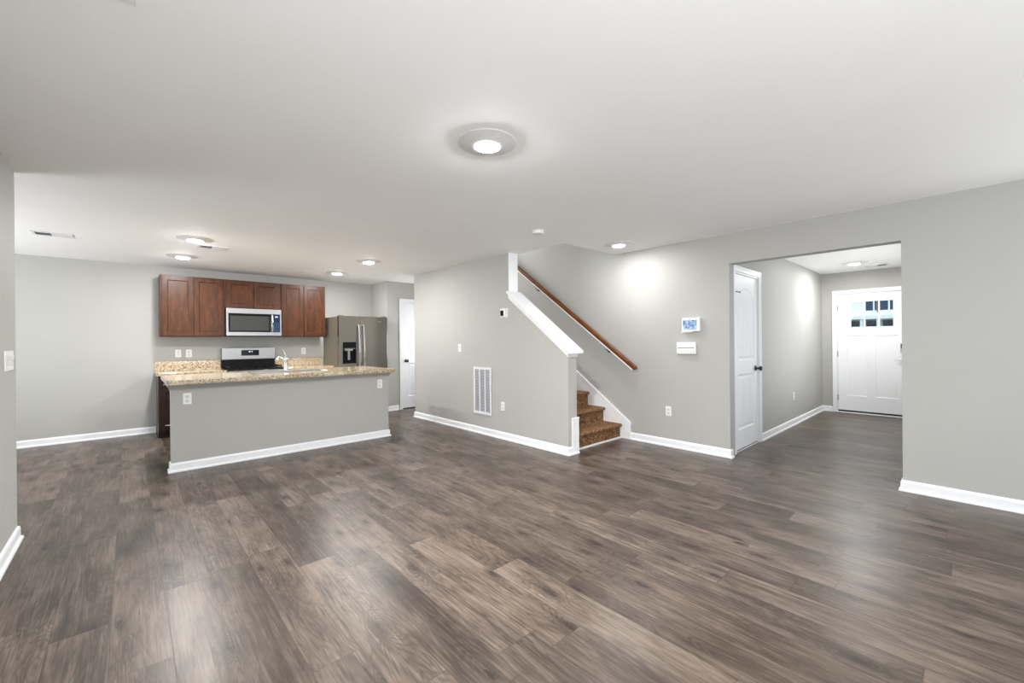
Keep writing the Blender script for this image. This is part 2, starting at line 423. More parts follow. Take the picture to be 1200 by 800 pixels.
# ------------------------------------------------------------------ baseboards
BB = [(0, 0), (.026, 0), (.026, .010), (.023, .018), (.014, .021), (.014, .074), (.009, .088), (0, .092)]
def baseboard(name, paths, label):
    bm = bmesh.new()
    for p in paths: sweep(bm, p, BB)
    return tag(obj(name, bm, TRIM), label, 'baseboard', None, 'structure')
baseboard('baseboard_left', [[(XL, -4.4), (XL, 4.276), (XL - .12, 4.276)]], 'white baseboard along the left wall end')
baseboard('baseboard_back', [[(-3.18, YK), (.285, YK)]], 'white baseboard on the back wall left of the cabinets')
baseboard('baseboard_pantry', [[(3.575, 7.37), (3.80, 7.37)]], 'short white baseboard beside the pantry door')
baseboard('baseboard_stairs', [[(XS2, 6.475), (XS, 6.475)][::-1][1:] + [(XS, 6.475)], [(3.812, 3.05), (XS, 3.05), (XS, 6.475), (3.79, 6.475)][::-1]][1:], 'white baseboard along the stair wall')
baseboard('baseboard_right', [[(XR, 2.985), (XR, 1.76), (XR + .05, 1.76)]], 'white baseboard on the right wall below the keypads')
baseboard('baseboard_entry', [[(XR + .13, .384), (XR, .384), (XR, -4.4)]], 'white baseboard on the right wall near the camera')
baseboard('baseboard_hall', [[(CLX0 + CLW + .085, YH), (XF, YH), (XF, FDY + .078)]], 'white baseboard along the entry hall wall')

# ------------------------------------------------------------------ stairs
RISE, RUN, Y0 = .19, .262, 3.135
st = empty('staircase', ((3.81 + 4.80) / 2, Y0, 0), 0, 'brown carpeted staircase rising behind the sloped half wall', 'stairs')
for i in range(12):
    y, z = Y0 + i * RUN, i * RISE
    bm = bmesh.new()
    prof = [(y, z), (y, z + RISE - .045)]
    for a in range(9):           # rounded nosing
        t = math.radians(-90 + a * 180 / 8)
        prof.append((y - .012 - .021 * math.cos(t), z + RISE - .0215 + .0215 * math.sin(t)))
    prof += [(y + RUN + .03, z + RISE), (y + RUN + .03, z + RISE - .03), (y + .03, z + RISE - .03), (y + .03, z)]
    prism(bm, prof, 'x', 3.812, 4.80)
    obj('step', bm, CARPET, st, smooth=True)
bx('shoe_molding', TRIM, (3.812, 4.80, Y0 - .016, Y0 - .001, 0, .018), st)
# skirt boards
def skirt(name, x0, x1, label):
    bm = bmesh.new()
    sl = RISE / RUN
    ya, yb = 2.985, 6.35
    zt = .215
    prism(bm, [(ya, 0), (3.13, 0), (yb, (yb - 3.13) * sl), (yb, zt + (yb - ya) * sl), (ya, zt)], 'x', x0, x1)
    # cap bead along the top edge
    lip = .006 if x0 > 4 else -.006
    xa, xb = (x0 - .008, x1) if x0 > 4 else (x0, x1 + .008)
    prism(bm, [(ya - .006, zt + .002), (yb, zt + (yb - ya) * sl + .004), (yb, zt + (yb - ya) * sl - .022), (ya - .006, zt - .022)], 'x', xa, xb)
    prism(bm, [(ya - .002, zt - .040), (yb, zt + (yb - ya) * sl - .042), (yb, zt + (yb - ya) * sl - .052), (ya - .002, zt - .050)], 'x', xa + (.004 if x0 > 4 else 0), xb - (0 if x0 > 4 else .004))
    return tag(obj(name, bm, TRIM), label, 'trim', None, 'structure')
skirt('trim_1', 4.803, XR - .0005, 'white sloped skirt board beside the carpeted steps')
bm = bmesh.new()
prism(bm, [(3.036, .02), (3.13, .02), (6.35, (6.35 - 3.13) * RISE / RUN), (6.35, .40 + (6.35 - 3.25) * RISE / RUN), (3.25, .405), (3.036, .405)], 'x', XS2 + .0005, 3.812)
box(bm, 3.700, 3.812, 3.034, 3.0495, .02, .405)
box(bm, 3.696, 3.816, 3.030, 3.0495, .40, .412)
tag(obj('trim_2', bm, TRIM), 'white plinth block at the foot of the half wall', 'trim', None, 'structure')
# half wall cap with bed mouldings
sl = (1.915 - 1.185) / (4.035 - 3.05)
bm = bmesh.new()
def capz(y): return 1.185 + (y - 3.05) * sl
ya, yb = 2.995, 4.034
prism(bm, [(ya, capz(ya)), (yb, capz(yb)), (yb, capz(yb) + .030), (ya, capz(ya) + .030)], 'x', 3.598, 3.856)
for k, (o, hgt) in enumerate(((.026, .026), (.016, .05), (.008, .072))):
    y2 = 3.05 - o
    prism(bm, [(y2, capz(y2) - hgt), (yb, capz(yb) - hgt), (yb, capz(yb) - .001), (y2, capz(y2) - .001)], 'x', XS - o, XS - .0005)
    prism(bm, [(y2, capz(y2) - hgt), (yb, capz(yb) - hgt), (yb, capz(yb) - .001), (y2, capz(y2) - .001)], 'x', XS2 + .0005, XS2 + o)
    box(bm, XS - o, XS2 + o, y2, 3.0495, capz(y2) - hgt - .004, capz(y2) + .001)
tag(obj('trim_3', bm, TRIM, bevel=.003), 'white sloped cap on top of the stair half wall', 'trim', None, 'structure')
# thin white plate on the column edge
bx_t = bx('wall_edge_plate', TRIM, [(XS - .004, XS2 + .004, 4.027, 4.0345, capz(4.03) + .03, H)])
tag(bx_t, 'white vertical plate closing the wall edge above the half wall cap', 'trim', None, 'structure')

# handrail
hr = empty('handrail', (XR - .07, 2.87, .9), 0, 'honey oak handrail sloping up the right stair wall', 'handrail')
p0, p1 = Vector((XR - .068, 2.872, .935)), Vector((XR - .068, 5.75, .935 + (5.75 - 2.872) * .728))
d = (p1 - p0).normalized(); n = Vector((0, -d.z, d.y))
bm = bmesh.new(); prof = []
for a in range(20):
    t = 2 * math.pi * a / 20; c, s_ = math.cos(t), math.sin(t)
    prof.append((.026 * math.copysign(abs(c) ** .7, c), .029 * math.copysign(abs(s_) ** .6, s_)))
rows = []
for q, k in ((p0 - d * .012, .62), (p0 - d * .004, .9), (p0 + d * .01, 1), (p1, 1)):
    rows.append([bm.verts.new(q + Vector((u * k, 0, 0)) + n * (v * k)) for u, v in prof])
for A, B in zip(rows, rows[1:]):
    for j in range(20): bm.faces.new((A[j], A[(j + 1) % 20], B[(j + 1) % 20], B[j]))
bm.faces.new(rows[0]); bm.faces.new(list(reversed(rows[-1])))
obj('rail', bm, OAK, hr, smooth=True)
# white strip under the rail
bm = bmesh.new()
q0, q1 = p0 + d * .012 - n * .041, p1 - n * .041
vs = []
for q in (q0, q1):
    vs.append([bm.verts.new(q + Vector((u, 0, 0)) + n * v) for u, v in ((-.020, -.005), (.014, -.005), (.014, .011), (-.020, .011))])
for j in range(4): bm.faces.new((vs[0][j], vs[0][(j + 1) % 4], vs[1][(j + 1) % 4], vs[1][j]))
bm.faces.new(vs[0]); bm.faces.new(list(reversed(vs[1])))
o = obj('under_rail_strip', bm, TRIM, hr); o['label'] = 'white strip under the rail'
for y in (3.30, 4.62, 5.5):
    z = .935 + (y - 2.872) * .728 - .045
    bm = bmesh.new()
    lathe(bm, [(0, -.012), (.03, -.012), (.033, -.005), (.033, 0), (0, 0)], 20, XR - .001, y, z - .045, 'x')
    tube(bm, [(XR - .01, y, z - .045), (XR - .04, y, z - .048), (XR - .062, y, z - .034), (XR - .068, y, z - .005)], .008, 10)
    box(bm, XR - .082, XR - .054, y - .025, y + .025, z - .008, z + .0)
    o = obj('bracket', bm, BRONZE, hr, smooth=True); o['label'] = 'dark metal bracket'

# ------------------------------------------------------------------ doors
def interior_door(name, loc, w, knob_side, label, hinges=True, visible_threshold=True):
    r = empty(name, loc, 0, label, 'door', None, 'structure'); h = 2.03
    bm = bmesh.new()
    s = .115
    panel_slab(bm, w, .018, h - .005, .035, [rect(s, w - s, .24, .88), arch(s, w - s, 1.04, 1.90, .10)], .009, .014, .014, (.018, .016, .006))
    for (za, zb) in ((.30, .82), (1.10, 1.76)):
        nb = 6
        for i in range(1, nb):
            x = s + .04 + (w - 2 * s - .08) * i / nb
            box(bm, x - .0035, x + .0035, .0150, .0185, za, zb)
    obj('slab', bm, DOORW, r, True)
    cw = .062; c = bmesh.new(); g = .012
    for d0, wd in ((.012, cw), (.018, .022)):
        box(c, -g - wd - (cw - wd), -g - (cw - wd), -d0, -.0005, 0, h + .035 + (cw if wd == cw else cw))
        box(c, w + g + (cw - wd), w + g + cw, -d0, -.0005, 0, h + .035 + cw)
        box(c, -g, w + g, -d0, -.0005, h + .035 + (cw - wd), h + .035 + cw) if wd == cw else box(c, -g - cw + wd, w + g + cw - wd, -d0, -.0005, h + .035 + cw - wd, h + .035 + cw)
    # jamb
    box(c, -g + .0005, -.003, 0, .115, 0, h + .03); box(c, w + .003, w + g - .0005, 0, .115, 0, h + .03); box(c, -.003, w + .003, 0, .115, h + .017, h + .034)
    obj('casing', c, TRIM, r, True)
    kx = w - .07 if knob_side == 'r' else .07
    bm = bmesh.new()
    lathe(bm, [(0, .0125), (.031, .0125), (.031, .004), (.012, .001), (.011, -.025), (.018, -.03), (.028, -.042), (.029, -.052), (.022, -.062), (0, -.066)], 28, kx, 0, .93, 'y')
    o = obj('knob', bm, BRONZE, r, True, smooth=True); o['label'] = 'dark bronze knob'
    for z in (.25, 1.02, 1.80):
        bm = bmesh.new(); hx = -.002 if knob_side == 'r' else w + .002
        tube(bm, [(hx, .006, z - .045), (hx, .006, z + .045)], .007, 12)
        tube(bm, [(hx, .006, z - .052), (hx, .006, z - .046)], .005, 10); tube(bm, [(hx, .006, z + .046), (hx, .006, z + .052)], .005, 10)
        o = obj('hinge', bm, HINGE, r, True); o['label'] = 'satin nickel hinge'
    o = bx('gap_shade_strip', DARKGAP, (.0, w, .02, .10, .003, .0175), r, 0, True); o['label'] = 'dark strip standing in for shade under the door'  # dark strip painted in for the shade below the slab
    return r
d1 = interior_door('door_1', (CLX0, YH, 0), CLW, 'r', 'white arched two-panel closet door beside the hall opening')
bx('white_floor_strip', TRIM, (-.01, CLW + .01, .0005, .018, .0005, .006), d1, 0, True)  # thin white strip on the floor at the foot of the door
bm = bmesh.new(); tube(bm, [(.0, .0, 1.83), (.0, -.02, 1.83), (.05, -.035, 1.825)], .005, 8); lathe(bm, [(0, -.004), (.009, -.004), (.009, .004), (0, .004)], 12, .05, -.035, 1.825, 'y')
o = obj('hinge_door_stop', bm, BRONZE, d1, True); o['label'] = 'dark hinge door stop'
d3 = interior_door('door_3', (3.894, 7.37, 0), .762, 'l', 'white arched pantry door half hidden by the stair wall')

# front door
r = empty('door_2', (XF, FDY, 0), -math.pi / 2, 'white front door with six small panes at the top', 'door', None, 'structure')
w, h = FDW, 2.03
bm = bmesh.new()
WX0, WX1, WZ0, WZ1 = .175, .739, 1.475, 1.925
panel_slab(bm, w, .045, h - .02, .040, [rect(.135, .385, .30, 1.33), rect(.505, .78, .30, 1.33)], .008, .006, .012)
# cut-out for the glazing is built from four strips around it instead of a hole in one face
bm.free(); bm = bmesh.new()
def fslab(x0, x1, z0, z1, holes):
    b2 = bmesh.new(); panel_slab(b2, x1 - x0, z0, z1 - z0, .040, [[(a - x0, b) for a, b in hl] for hl in holes], .008, .006, .012)
    bmesh.ops.translate(b2, verts=b2.verts, vec=(x0, 0, 0)); me = bpy.data.meshes.new('tmp'); b2.to_mesh(me); b2.free(); bm.from_mesh(me); bpy.data.meshes.remove(me)
fslab(0, w, .045, WZ0, [rect(.125, .395, .30, 1.335), rect(.505, .785, .30, 1.335)])
box(bm, 0, WX0, .012, .052, WZ0, 2.055); box(bm, WX1, w, .012, .052, WZ0, 2.055); box(bm, WX0, WX1, .012, .052, WZ1, 2.055)
obj('slab', bm, DOORW, r, True)
bm = bmesh.new()
fr = .030
for (a, b, c_, d_) in ((WX0 - .018, WX1 + .018, WZ0 - .018, WZ0 + .012), (WX0 - .018, WX1 + .018, WZ1 - .012, WZ1 + .018)): box(bm, a, b, .002, .012, c_, d_)
for (a, b) in ((WX0 - .018, WX0 + .012), (WX1 - .012, WX1 + .018)): box(bm, a, b, .002, .012, WZ0 + .012, WZ1 - .012)
for i in (1, 2):
    x = WX0 + (WX1 - WX0) * i / 3; box(bm, x - .011, x + .011, .012, .026, WZ0, WZ1)
zm = (WZ0 + WZ1) / 2; box(bm, WX0, WX1, .013, .025, zm - .011, zm + .011)
obj('muntin_grid', bm, DOORW, r, True)
o = bx('pane', GLASS, (WX0, WX1, .030, .034, WZ0, WZ1), r, 0, True); o['label'] = 'clear glass behind the six-pane grid'
c = bmesh.new(); cw, g = .062, .012
for d0, wd in ((.012, cw), (.018, .022)):
    box(c, -g - cw, -g - cw + wd, -d0, -.0005, 0, h + .035 + cw); box(c, w + g + cw - wd, w + g + cw, -d0, -.0005, 0, h + .035 + cw)
    if wd == cw: box(c, -g, w + g, -d0, -.0005, h + .035, h + .035 + cw)
    else: box(c, -g - cw + wd, w + g + cw - wd, -d0, -.0005, h + .035 + cw - wd, h + .035 + cw)
box(c, -g + .0005, -.003, 0, .135, 0, h + .034); box(c, w + .003, w + g - .0005, 0, .135, 0, h + .034); box(c, -.003, w + .003, 0, .135, h + .028, h + .0345)
obj('casing', c, TRIM, r, True)
o = bx('door_sweep', DARKGAP, (.003, w - .003, .008, .05, .017, .044), r, 0, True); o['label'] = 'black weather sweep'
o = bx('threshold', TRIM, (-.003, w + .003, -.03, .12, .0005, .016), r, .003, True); o['label'] = 'white threshold'
for z in (.26, 1.02, 1.82):
    bm = bmesh.new(); tube(bm, [(-.002, .004, z - .05), (-.002, .004, z + .05)], .008, 12); box(bm, -.018, .0, .0085, .0115, z - .05, z + .05)
    o = obj('hinge', bm, HINGE, r, True); o['label'] = 'satin nickel hinge'
lx = FDY - .715
bm = bmesh.new(); box(bm, lx - .033, lx + .033, -.018, .0115, 1.06, 1.20)
dbm = obj('keypad_lock', bm, HINGE, r, True, .006)
bx('keypad_face', BLACKGL, (lx - .028, lx + .028, -.021, -.0185, 1.125, 1.195), dbm, .002, True)
bm = bmesh.new(); lathe(bm, [(0, .0115), (.03, .0115), (.03, .003), (.012, 0), (.012, -.035), (0, -.037)], 24, lx, 0, .94, 'y')
tube(bm, [(lx, -.034, .94), (lx - .04, -.036, .94), (lx - .10, -.03, .937)], [.011, .010, .007], 12)
o = obj('lever_handle', bm, HINGE, r, True, smooth=True)

# house across the street seen through the panes
hs = empty('neighbour_house', (24.0, 1.2, -.2), 0, 'pale sided house across the street seen through the door panes', 'house')
bx('wall', SIDING, (24.0, 32.0, -7, 10, -.2, 7.0), hs)
bm = bmesh.new(); prism(bm, [(-7.6, 7.0), (10.6, 7.0), (1.5, 10.6)], 'x', 23.6, 32.4); o = obj('roof', bm, plain('roof_shingle', sr(90, 92, 98), .9), hs)
for (ya, yb, za, zb) in ((2.70, 3.06, 2.50, 3.6), (1.98, 2.61, 2.50, 3.6), (4.4, 5.1, 2.50, 3.6), (.2, .9, 2.5, 3.6)):
    f = bx('window_frame', TRIM, (23.93, 23.999, ya - .08, yb + .08, za - .10, zb + .1), hs); mid = ya + (yb - ya) * (.25 if ya > 2.6 else .5)
    bx('pane', HOUSEGL, [(23.92, 23.9295, ya, mid - .03, za, zb), (23.92, 23.9295, mid + .03, yb, za, zb)], f)
bx('porch_band', TRIM, [(23.2, 23.999, -6, 9, 2.10, 2.26), (23.35, 23.999, -6, 9, 2.2605, 2.38)], hs)
for y in (4.3, 3.12, 2.58, 1.5, .3): bx('porch_post', TRIM, (23.25, 23.42, y - .05, y + .05, -.2, 2.0995), hs)
for (ya, yb) in ((3.2, 4.1), (2.66, 3.05), (1.65, 2.5), (.4, 1.3)): bx('porch_window', HOUSEGL, (23.97, 23.999, ya, yb, .3, 2.06), hs)
tag(bx('ground', GRASS, (XF + .14, 60, -30, 30, -.4, -.2)), 'lawn and street level ground outside the front door', 'ground', None, 'structure')

# ------------------------------------------------------------------ kitchen: wall cabinets
def cab_door(bm, x0, x1, z0, z1, y, t=.02, s=.058):
    b2 = bmesh.new(); panel_slab(b2, x1 - x0, z0, z1 - z0, t, [rect(s, x1 - x0 - s, z0 + s, z1 - s)], .010, .010, 0)
    bmesh.ops.translate(b2, verts=b2.verts, vec=(x0, y, 0)); me = bpy.data.meshes.new('tmp'); b2.to_mesh(me); b2.free(); bm.from_mesh(me); bpy.data.meshes.remove(me)
def wall_cabinet(x0, x1, z0, z1, label, m=CHERRY, grp='cherry wall cabinets', stile=.022):
    r = empty('wall_cabinet', ((x0 + x1) / 2, YK - .15, z0), 0, label, 'cabinet', grp)
    bx('body', m, (x0, x1, YK - .305, YK - .001, z0, z1), r, .002)
    mid = (x0 + x1) / 2
    for (a, b) in ((x0 + stile, mid - .004), (mid + .004, x1 - stile)):
        bm = bmesh.new(); cab_door(bm, a, b, z0 + .012, z1 - .012, YK - .3262); obj('door', bm, m, r)
    return r
ZT, ZB = 2.285, 1.40
wall_cabinet(.327, 1.093, ZB, ZT, 'tall cherry wall cabinet left of the microwave')
wall_cabinet(1.095, 1.862, 1.842, ZT, 'short cherry wall cabinet above the microwave')
wall_cabinet(1.864, 2.585, ZB, ZT, 'tall cherry wall cabinet between microwave and refrigerator')

# microwave
mw = empty('microwave', (1.478, 7.83, 1.415), 0, 'stainless steel microwave mounted under the short wall cabinet', 'microwave')
MX0, MX1, MY, MZ0, MZ1 = 1.100, 1.857, 7.655, 1.415, 1.838
bx('body', STEEL, (MX0, MX1, MY + .02, YK - .002, MZ0, MZ1), mw, .003)
fr = bx('front_frame', STEEL, [(MX0, MX1, MY, MY + .0195, MZ1 - .075, MZ1), (MX0, MX1, MY, MY + .0195, MZ0, MZ0 + .055), (MX0, MX0 + .025, MY, MY + .0195, MZ0 + .055, MZ1 - .075), (MX1 - .018, MX1, MY, MY + .0195, MZ0 + .055, MZ1 - .075)], mw)
dr = bx('door', BLACKGL, (MX0 + .026, MX1 - .152, MY + .004, MY + .019, MZ0 + .056, MZ1 - .076), mw, .002)
bx('window', MESHGL, (MX0 + .05, MX1 - .175, MY + .001, MY + .0035, MZ0 + .08, MZ1 - .115), dr)
cp = bx('control_panel', NAVYGL, (MX1 - .120, MX1 - .019, MY + .004, MY + .019, MZ0 + .056, MZ1 - .076), mw)
bx('display', emis('microwave_display', (.75, .85, .95), .9), (MX1 - .088, MX1 - .052, MY + .002, MY + .0035, MZ1 - .125, MZ1 - .112), cp)
bm = bmesh.new()
for i in range(5):
    for j in range(3): box(bm, MX1 - .106 + j * .028, MX1 - .09 + j * .028, MY + .0025, MY + .0038, MZ0 + .075 + i * .03, MZ0 + .088 + i * .03)
obj('buttons', bm, plain('button_blue_grey', sr(60, 86, 112), .3), cp)
bm = bmesh.new(); hx = MX1 - .137
tube(bm, [(hx, MY + .006, MZ0 + .068), (hx, MY - .03, MZ0 + .078), (hx, MY - .042, MZ0 + .17), (hx, MY - .042, MZ0 + .23), (hx, MY - .03, MZ1 - .10), (hx, MY + .006, MZ1 - .088)], .013, 12)
obj('handle', bm, CHROME, mw, smooth=True)
bx('vent_base', BLACK, (MX0 + .01, MX1 - .01, MY + .03, YK - .01, MZ0 - .012, MZ0 - .001), mw)
bm = bmesh.new(); lathe(bm, [(0, 0), (.009, 0), (.009, -.002), (0, -.002)], 20, (MX0 + MX1) / 2, MY, MZ1 - .037, 'y'); obj('round_badge', bm, CHROME, mw)

# base cabinets and worktops along the back wall
def base_cabinet(x0, x1, label):
    r = empty('base_cabinet', ((x0 + x1) / 2, 7.75, 0), 0, label, 'cabinet', 'dark base cabinets on the back wall')
    bx('body', ESPRESSO, [(x0, x1, 7.462, YK - .03, .10, .857), (x0, x1, 7.53, YK - .03, 0, .0995)], r, .002)
    mid = (x0 + x1) / 2
    for (a, b) in ((x0 + .01, mid - .002), (mid + .002, x1 - .01)):
        bm = bmesh.new(); cab_door(bm, a, b, .115, .69, 7.4405); obj('door', bm, ESPRESSO, r)
        bm = bmesh.new(); cab_door(bm, a, b, .70, .848, 7.4405, s=.035); obj('drawer', bm, ESPRESSO, r)
    return r
base_cabinet(.292, 1.066, 'dark base cabinet left of the range')
base_cabinet(1.842, 2.60, 'dark base cabinet between the range and refrigerator')
def worktop(x0, x1, label):
    o = bx('worktop', GRANITE, (x0, x1, 7.412, YK - .001, .858, .896), None, .004)
    tag(o, label, 'worktop', 'granite worktops on the back wall')
    b = bx('backsplash', GRANITE, (x0, x1, YK - .026, YK - .001, .8965, 1.034), o, .003)
    return o
worktop(.272, 1.069, 'beige granite worktop left of the range')
worktop(1.839, 2.615, 'beige granite worktop between range and refrigerator')

# range
rg = empty('range', (1.454, 7.7, 0), 0, 'stainless gas range with black cooktop and rear control panel', 'range')
RX0, RX1, RY = 1.076, 1.832, 7.372
bx('body', STEEL, (RX0, RX1, RY + .045, YK - .02, .08, .885), rg, .003)
bx('toe_kick', BLACK, (RX0 + .02, RX1 - .02, RY + .08, YK - .03, 0, .079), rg)
bx('cooktop', BLACK, (RX0, RX1, RY + .02, YK - .105, .8855, .905), rg, .004)
bx('front_panel', STEEL, (RX0, RX1, RY, RY + .0445, .80, .885), rg, .004)
od = bx('oven_door', STEEL, (RX0 + .004, RX1 - .004, RY + .008, RY + .0445, .25, .79), rg, .004)
bx('window', BLACKGL, (RX0 + .12, RX1 - .12, RY + .005, RY + .0075, .36, .66), od)
bm = bmesh.new(); tube(bm, [(RX0 + .06, RY + .01, .745), (RX0 + .06, RY - .035, .745), (RX1 - .06, RY - .035, .745), (RX1 - .06, RY + .01, .745)], .011, 10); obj('handle', bm, STEEL, od)
bx('drawer', STEEL, (RX0 + .004, RX1 - .004, RY + .010, RY + .0445, .085, .24), rg, .004)
for i in range(5):
    bm = bmesh.new(); x = RX0 + .10 + i * (RX1 - RX0 - .2) / 4
    lathe(bm, [(0, -.036), (.017, -.036), (.021, -.01), (.024, -.0015), (0, -.0015)], 20, x, RY, .845, 'y'); obj('knob', bm, CHROME, rg, smooth=True)
bg_ = bx('back_guard', STEEL, (RX0, RX1, YK - .10, YK - .022, 1.035, 1.222), rg, .005)
bx('back_guard_lower', BLACK, (RX0 + .004, RX1 - .004, YK - .095, YK - .022, .9055, 1.0345), rg, .003)
dp = bx('control_display', BLACKGL, (RX0 + .265, RX0 + .515, YK - .103, YK - .1003, 1.095, 1.185), bg_, .001)
bx('lit_digits', emis('range_display', (.55, .75, .95), .8), [(RX0 + .37 + i * .013, RX0 + .379 + i * .013, YK - .1045, YK - .1033, 1.150, 1.168) for i in range(4) if i != 2], dp)
bm = bmesh.new()
for (a, b) in ((RX0 + .03, RX0 + .375), (RX0 + .385, RX1 - .03)):
    for y in (RY + .05, RY + .30, RY + .545): box(bm, a, b, y, y + .012, .93, .945)
    for i in range(5):
        x = a + i * (b - a - .012) / 4; box(bm, x, x + .012, RY + .05, RY + .557, .93, .945)
    for x in (a, b - .012):
        for y in (RY + .05, RY + .545): box(bm, x, x + .012, y, y + .012, .9055, .93)
obj('grate', bm, BLACK, rg)
for x in (RX0 + .2, RX0 + .56):
    for y in (RY + .17, RY + .42):
        bm = bmesh.new(); lathe(bm, [(0, .9055), (.045, .9055), (.045, .915), (.03, .922), (0, .922)], 20, x, y, 0); obj('burner', bm, BLACK, rg)

# refrigerator
fg = empty('refrigerator', (3.07, 7.6, 0), 0, 'dark stainless side-by-side refrigerator with a water dispenser', 'refrigerator')
FX0, FX1, FY, FZ = 2.640, 3.520, 7.252, 1.752
MIDX = 3.018
bx('body', FRSIDE, (FX0, FX1, FY + .075, 8.0, .02, FZ - .006), fg, .004)
bx('foot_grille', BLACK, (FX0 + .01, FX1 - .01, FY + .05, FY + .074, .0, .075), fg)
# freezer door with a dispenser recess
FX0D = 2.594 + .01
bm = bmesh.new()
dx0, dx1, dz0, dz1 = 2.704, 2.935, .93, 1.30
FD = FX0
box(bm, FD, MIDX - .003, FY, FY + .065, dz1, FZ); box(bm, FD, MIDX - .003, FY, FY + .065, .08, dz0)
box(bm, FD, dx0, FY, FY + .065, dz0, dz1); box(bm, dx1, MIDX - .003, FY, FY + .065, dz0, dz1)
frd = obj('freezer_door', bm, FRIDGE, fg)
bx('seal', DARKGAP, (FX0 + .006, FX1 - .006, FY + .0655, FY + .0745, .085, FZ - .01), fg)
dsp = bx('dispenser', BLACK, [(dx0, dx1, FY + .045, FY + .064, dz0, dz1), (dx0, dx1, FY - .003, FY + .0445, dz1 - .12, dz1), (dx0, dx0 + .008, FY - .003, FY + .0445, dz0, dz1 - .12), (dx1 - .008, dx1, FY - .003, FY + .0445, dz0, dz1 - .12), (dx0, dx1, FY - .003, FY + .0445, dz0, dz0 + .02)], frd)
bx('panel_line', CHROME, (dx0 + .02, dx1 - .02, FY - .006, FY - .0035, dz1 - .115, dz1 - .108), dsp)
bm = bmesh.new(); cxm = (dx0 + dx1) / 2
box(bm, cxm - .07, cxm + .06, FY + .005, FY + .04, dz1 - .15, dz1 - .1205); box(bm, cxm - .018, cxm + .018, FY + .025, FY + .044, dz0 + .06, dz1 - .1505)
obj('paddle', bm, HINGE, dsp)
bx('fresh_food_door', FRIDGE, (MIDX + .003, FX1, FY, FY + .065, .08, FZ), fg, .006)
bm = bmesh.new(); lathe(bm, [(.011, -.001), (.016, -.001), (.016, -.004), (.011, -.004), (.011, -.001)], 24, FX1 - .165, FY, 1.665, 'y')
box(bm, FX1 - .148, FX1 - .115, FY - .003, FY - .001, 1.660, 1.668); obj('emblem', bm, CHROME, fg)
for x in (MIDX - .042, MIDX + .042):
    bm = bmesh.new(); pts = [(x, FY - .001, 1.60), (x, FY - .03, 1.595)]
    for i in range(13):
        t = i / 12; pts.append((x, FY - .045 - .02 * math.sin(math.pi * t), 1.57 - 1.05 * t))
    pts += [(x, FY - .03, .495), (x, FY - .001, .49)]
    tube(bm, pts, .013, 12); obj('handle', bm, STEEL, fg, smooth=True)
for x in (FX0 + .05, FX1 - .05): bx('hinge_cover', FRSIDE, (x - .03, x + .03, FY + .01, FY + .09, FZ + .0005, FZ + .014), fg)

# ------------------------------------------------------------------ island
isl = empty('kitchen_island', (1.47, 5.8, 0), 0, 'grey kitchen island with white baseboard under the granite top', 'island')
IX0, IX1 = .306, 2.638
o = bx('knee_wall', WALL, (IX0, IX1, YI, YI + .112, 0, .889), isl)
bm = bmesh.new()
sweep(bm, [(IX0, YI + .112), (IX0, YI), (IX1, YI), (IX1, YI + .112)], BB)
o = obj('baseboard', bm, TRIM, isl); o['label'] = 'white baseboard'
bm = bmesh.new()
CM = [(0, .818), (.006, .818), (.010, .835), (.026, .862), (.03, .870), (.03, .889), (0, .889)]
sweep(bm, [(IX0, YI + .112), (IX0, YI), (IX1, YI), (IX1, YI + .112)], CM)
o = obj('top_molding', bm, WALL, isl)
bm = bmesh.new()
CX0, CX1, CY0, CY1 = .37, 2.60, YI + .113, 6.135
box(bm, CX0, CX1, CY1 - .02, CY1, .10, .888); box(bm, CX0, CX0 + .02, CY0, CY1 - .02, .10, .888); box(bm, CX1 - .02, CX1, CY0, CY1 - .02, .10, .888)
box(bm, CX0 + .02, CX1 - .02, CY0, CY1 - .02, .10, .12); box(bm, CX0, CX1, CY0, CY1 - .07, 0, .0995)
cb = obj('cabinet_box', bm, ESPRESSO, isl)
for i in range(4):
    a = CX0 + .01 + i * (CX1 - CX0 - .02) / 4; b = a + (CX1 - CX0 - .02) / 4 - .004
    b2 = bmesh.new(); cab_door(b2, a, b, .115, .875, 0)
    for v in b2.verts: v.co.y = CY1 + .021 - v.co.y
    obj('door', b2, ESPRESSO, isl)
SX0, SX1, SY0, SY1 = 1.10, 1.90, 5.70, 6.04
TX0, TX1, TY0, TY1 = .268, 2.672, 5.272, 6.30
bm = bmesh.new(); z0, z1 = .8895, .93
box(bm, TX0, SX0, TY0, TY1, z0, z1); box(bm, SX1, TX1, TY0, TY1, z0, z1); box(bm, SX0, SX1, TY0, SY0, z0, z1); box(bm, SX0, SX1, SY1, TY1, z0, z1)
bmesh.ops.remove_doubles(bm, verts=bm.verts, dist=1e-5)
o = obj('island_worktop', bm, GRANITE); tag(o, 'speckled granite worktop lying on the kitchen island', 'worktop')
sk = empty('sink', (1.5, 5.87, .93), 0, 'stainless double-bowl sink set into the island worktop', 'sink')
bm = bmesh.new(); e = .018
for (a, b, c_, d_) in ((SX0 - e, SX1 + e, SY0 - e, SY0 + .01), (SX0 - e, SX1 + e, SY1 - .01, SY1 + e)): box(bm, a, b, c_, d_, .9305, .935)
for (a, b) in ((SX0 - e, SX0 + .01), (SX1 - .01, SX1 + e), (1.485, 1.515)): box(bm, a, b, SY0 + .01, SY1 - .01, .9305, .935)
obj('rim', bm, SINKST, sk, bevel=.002)
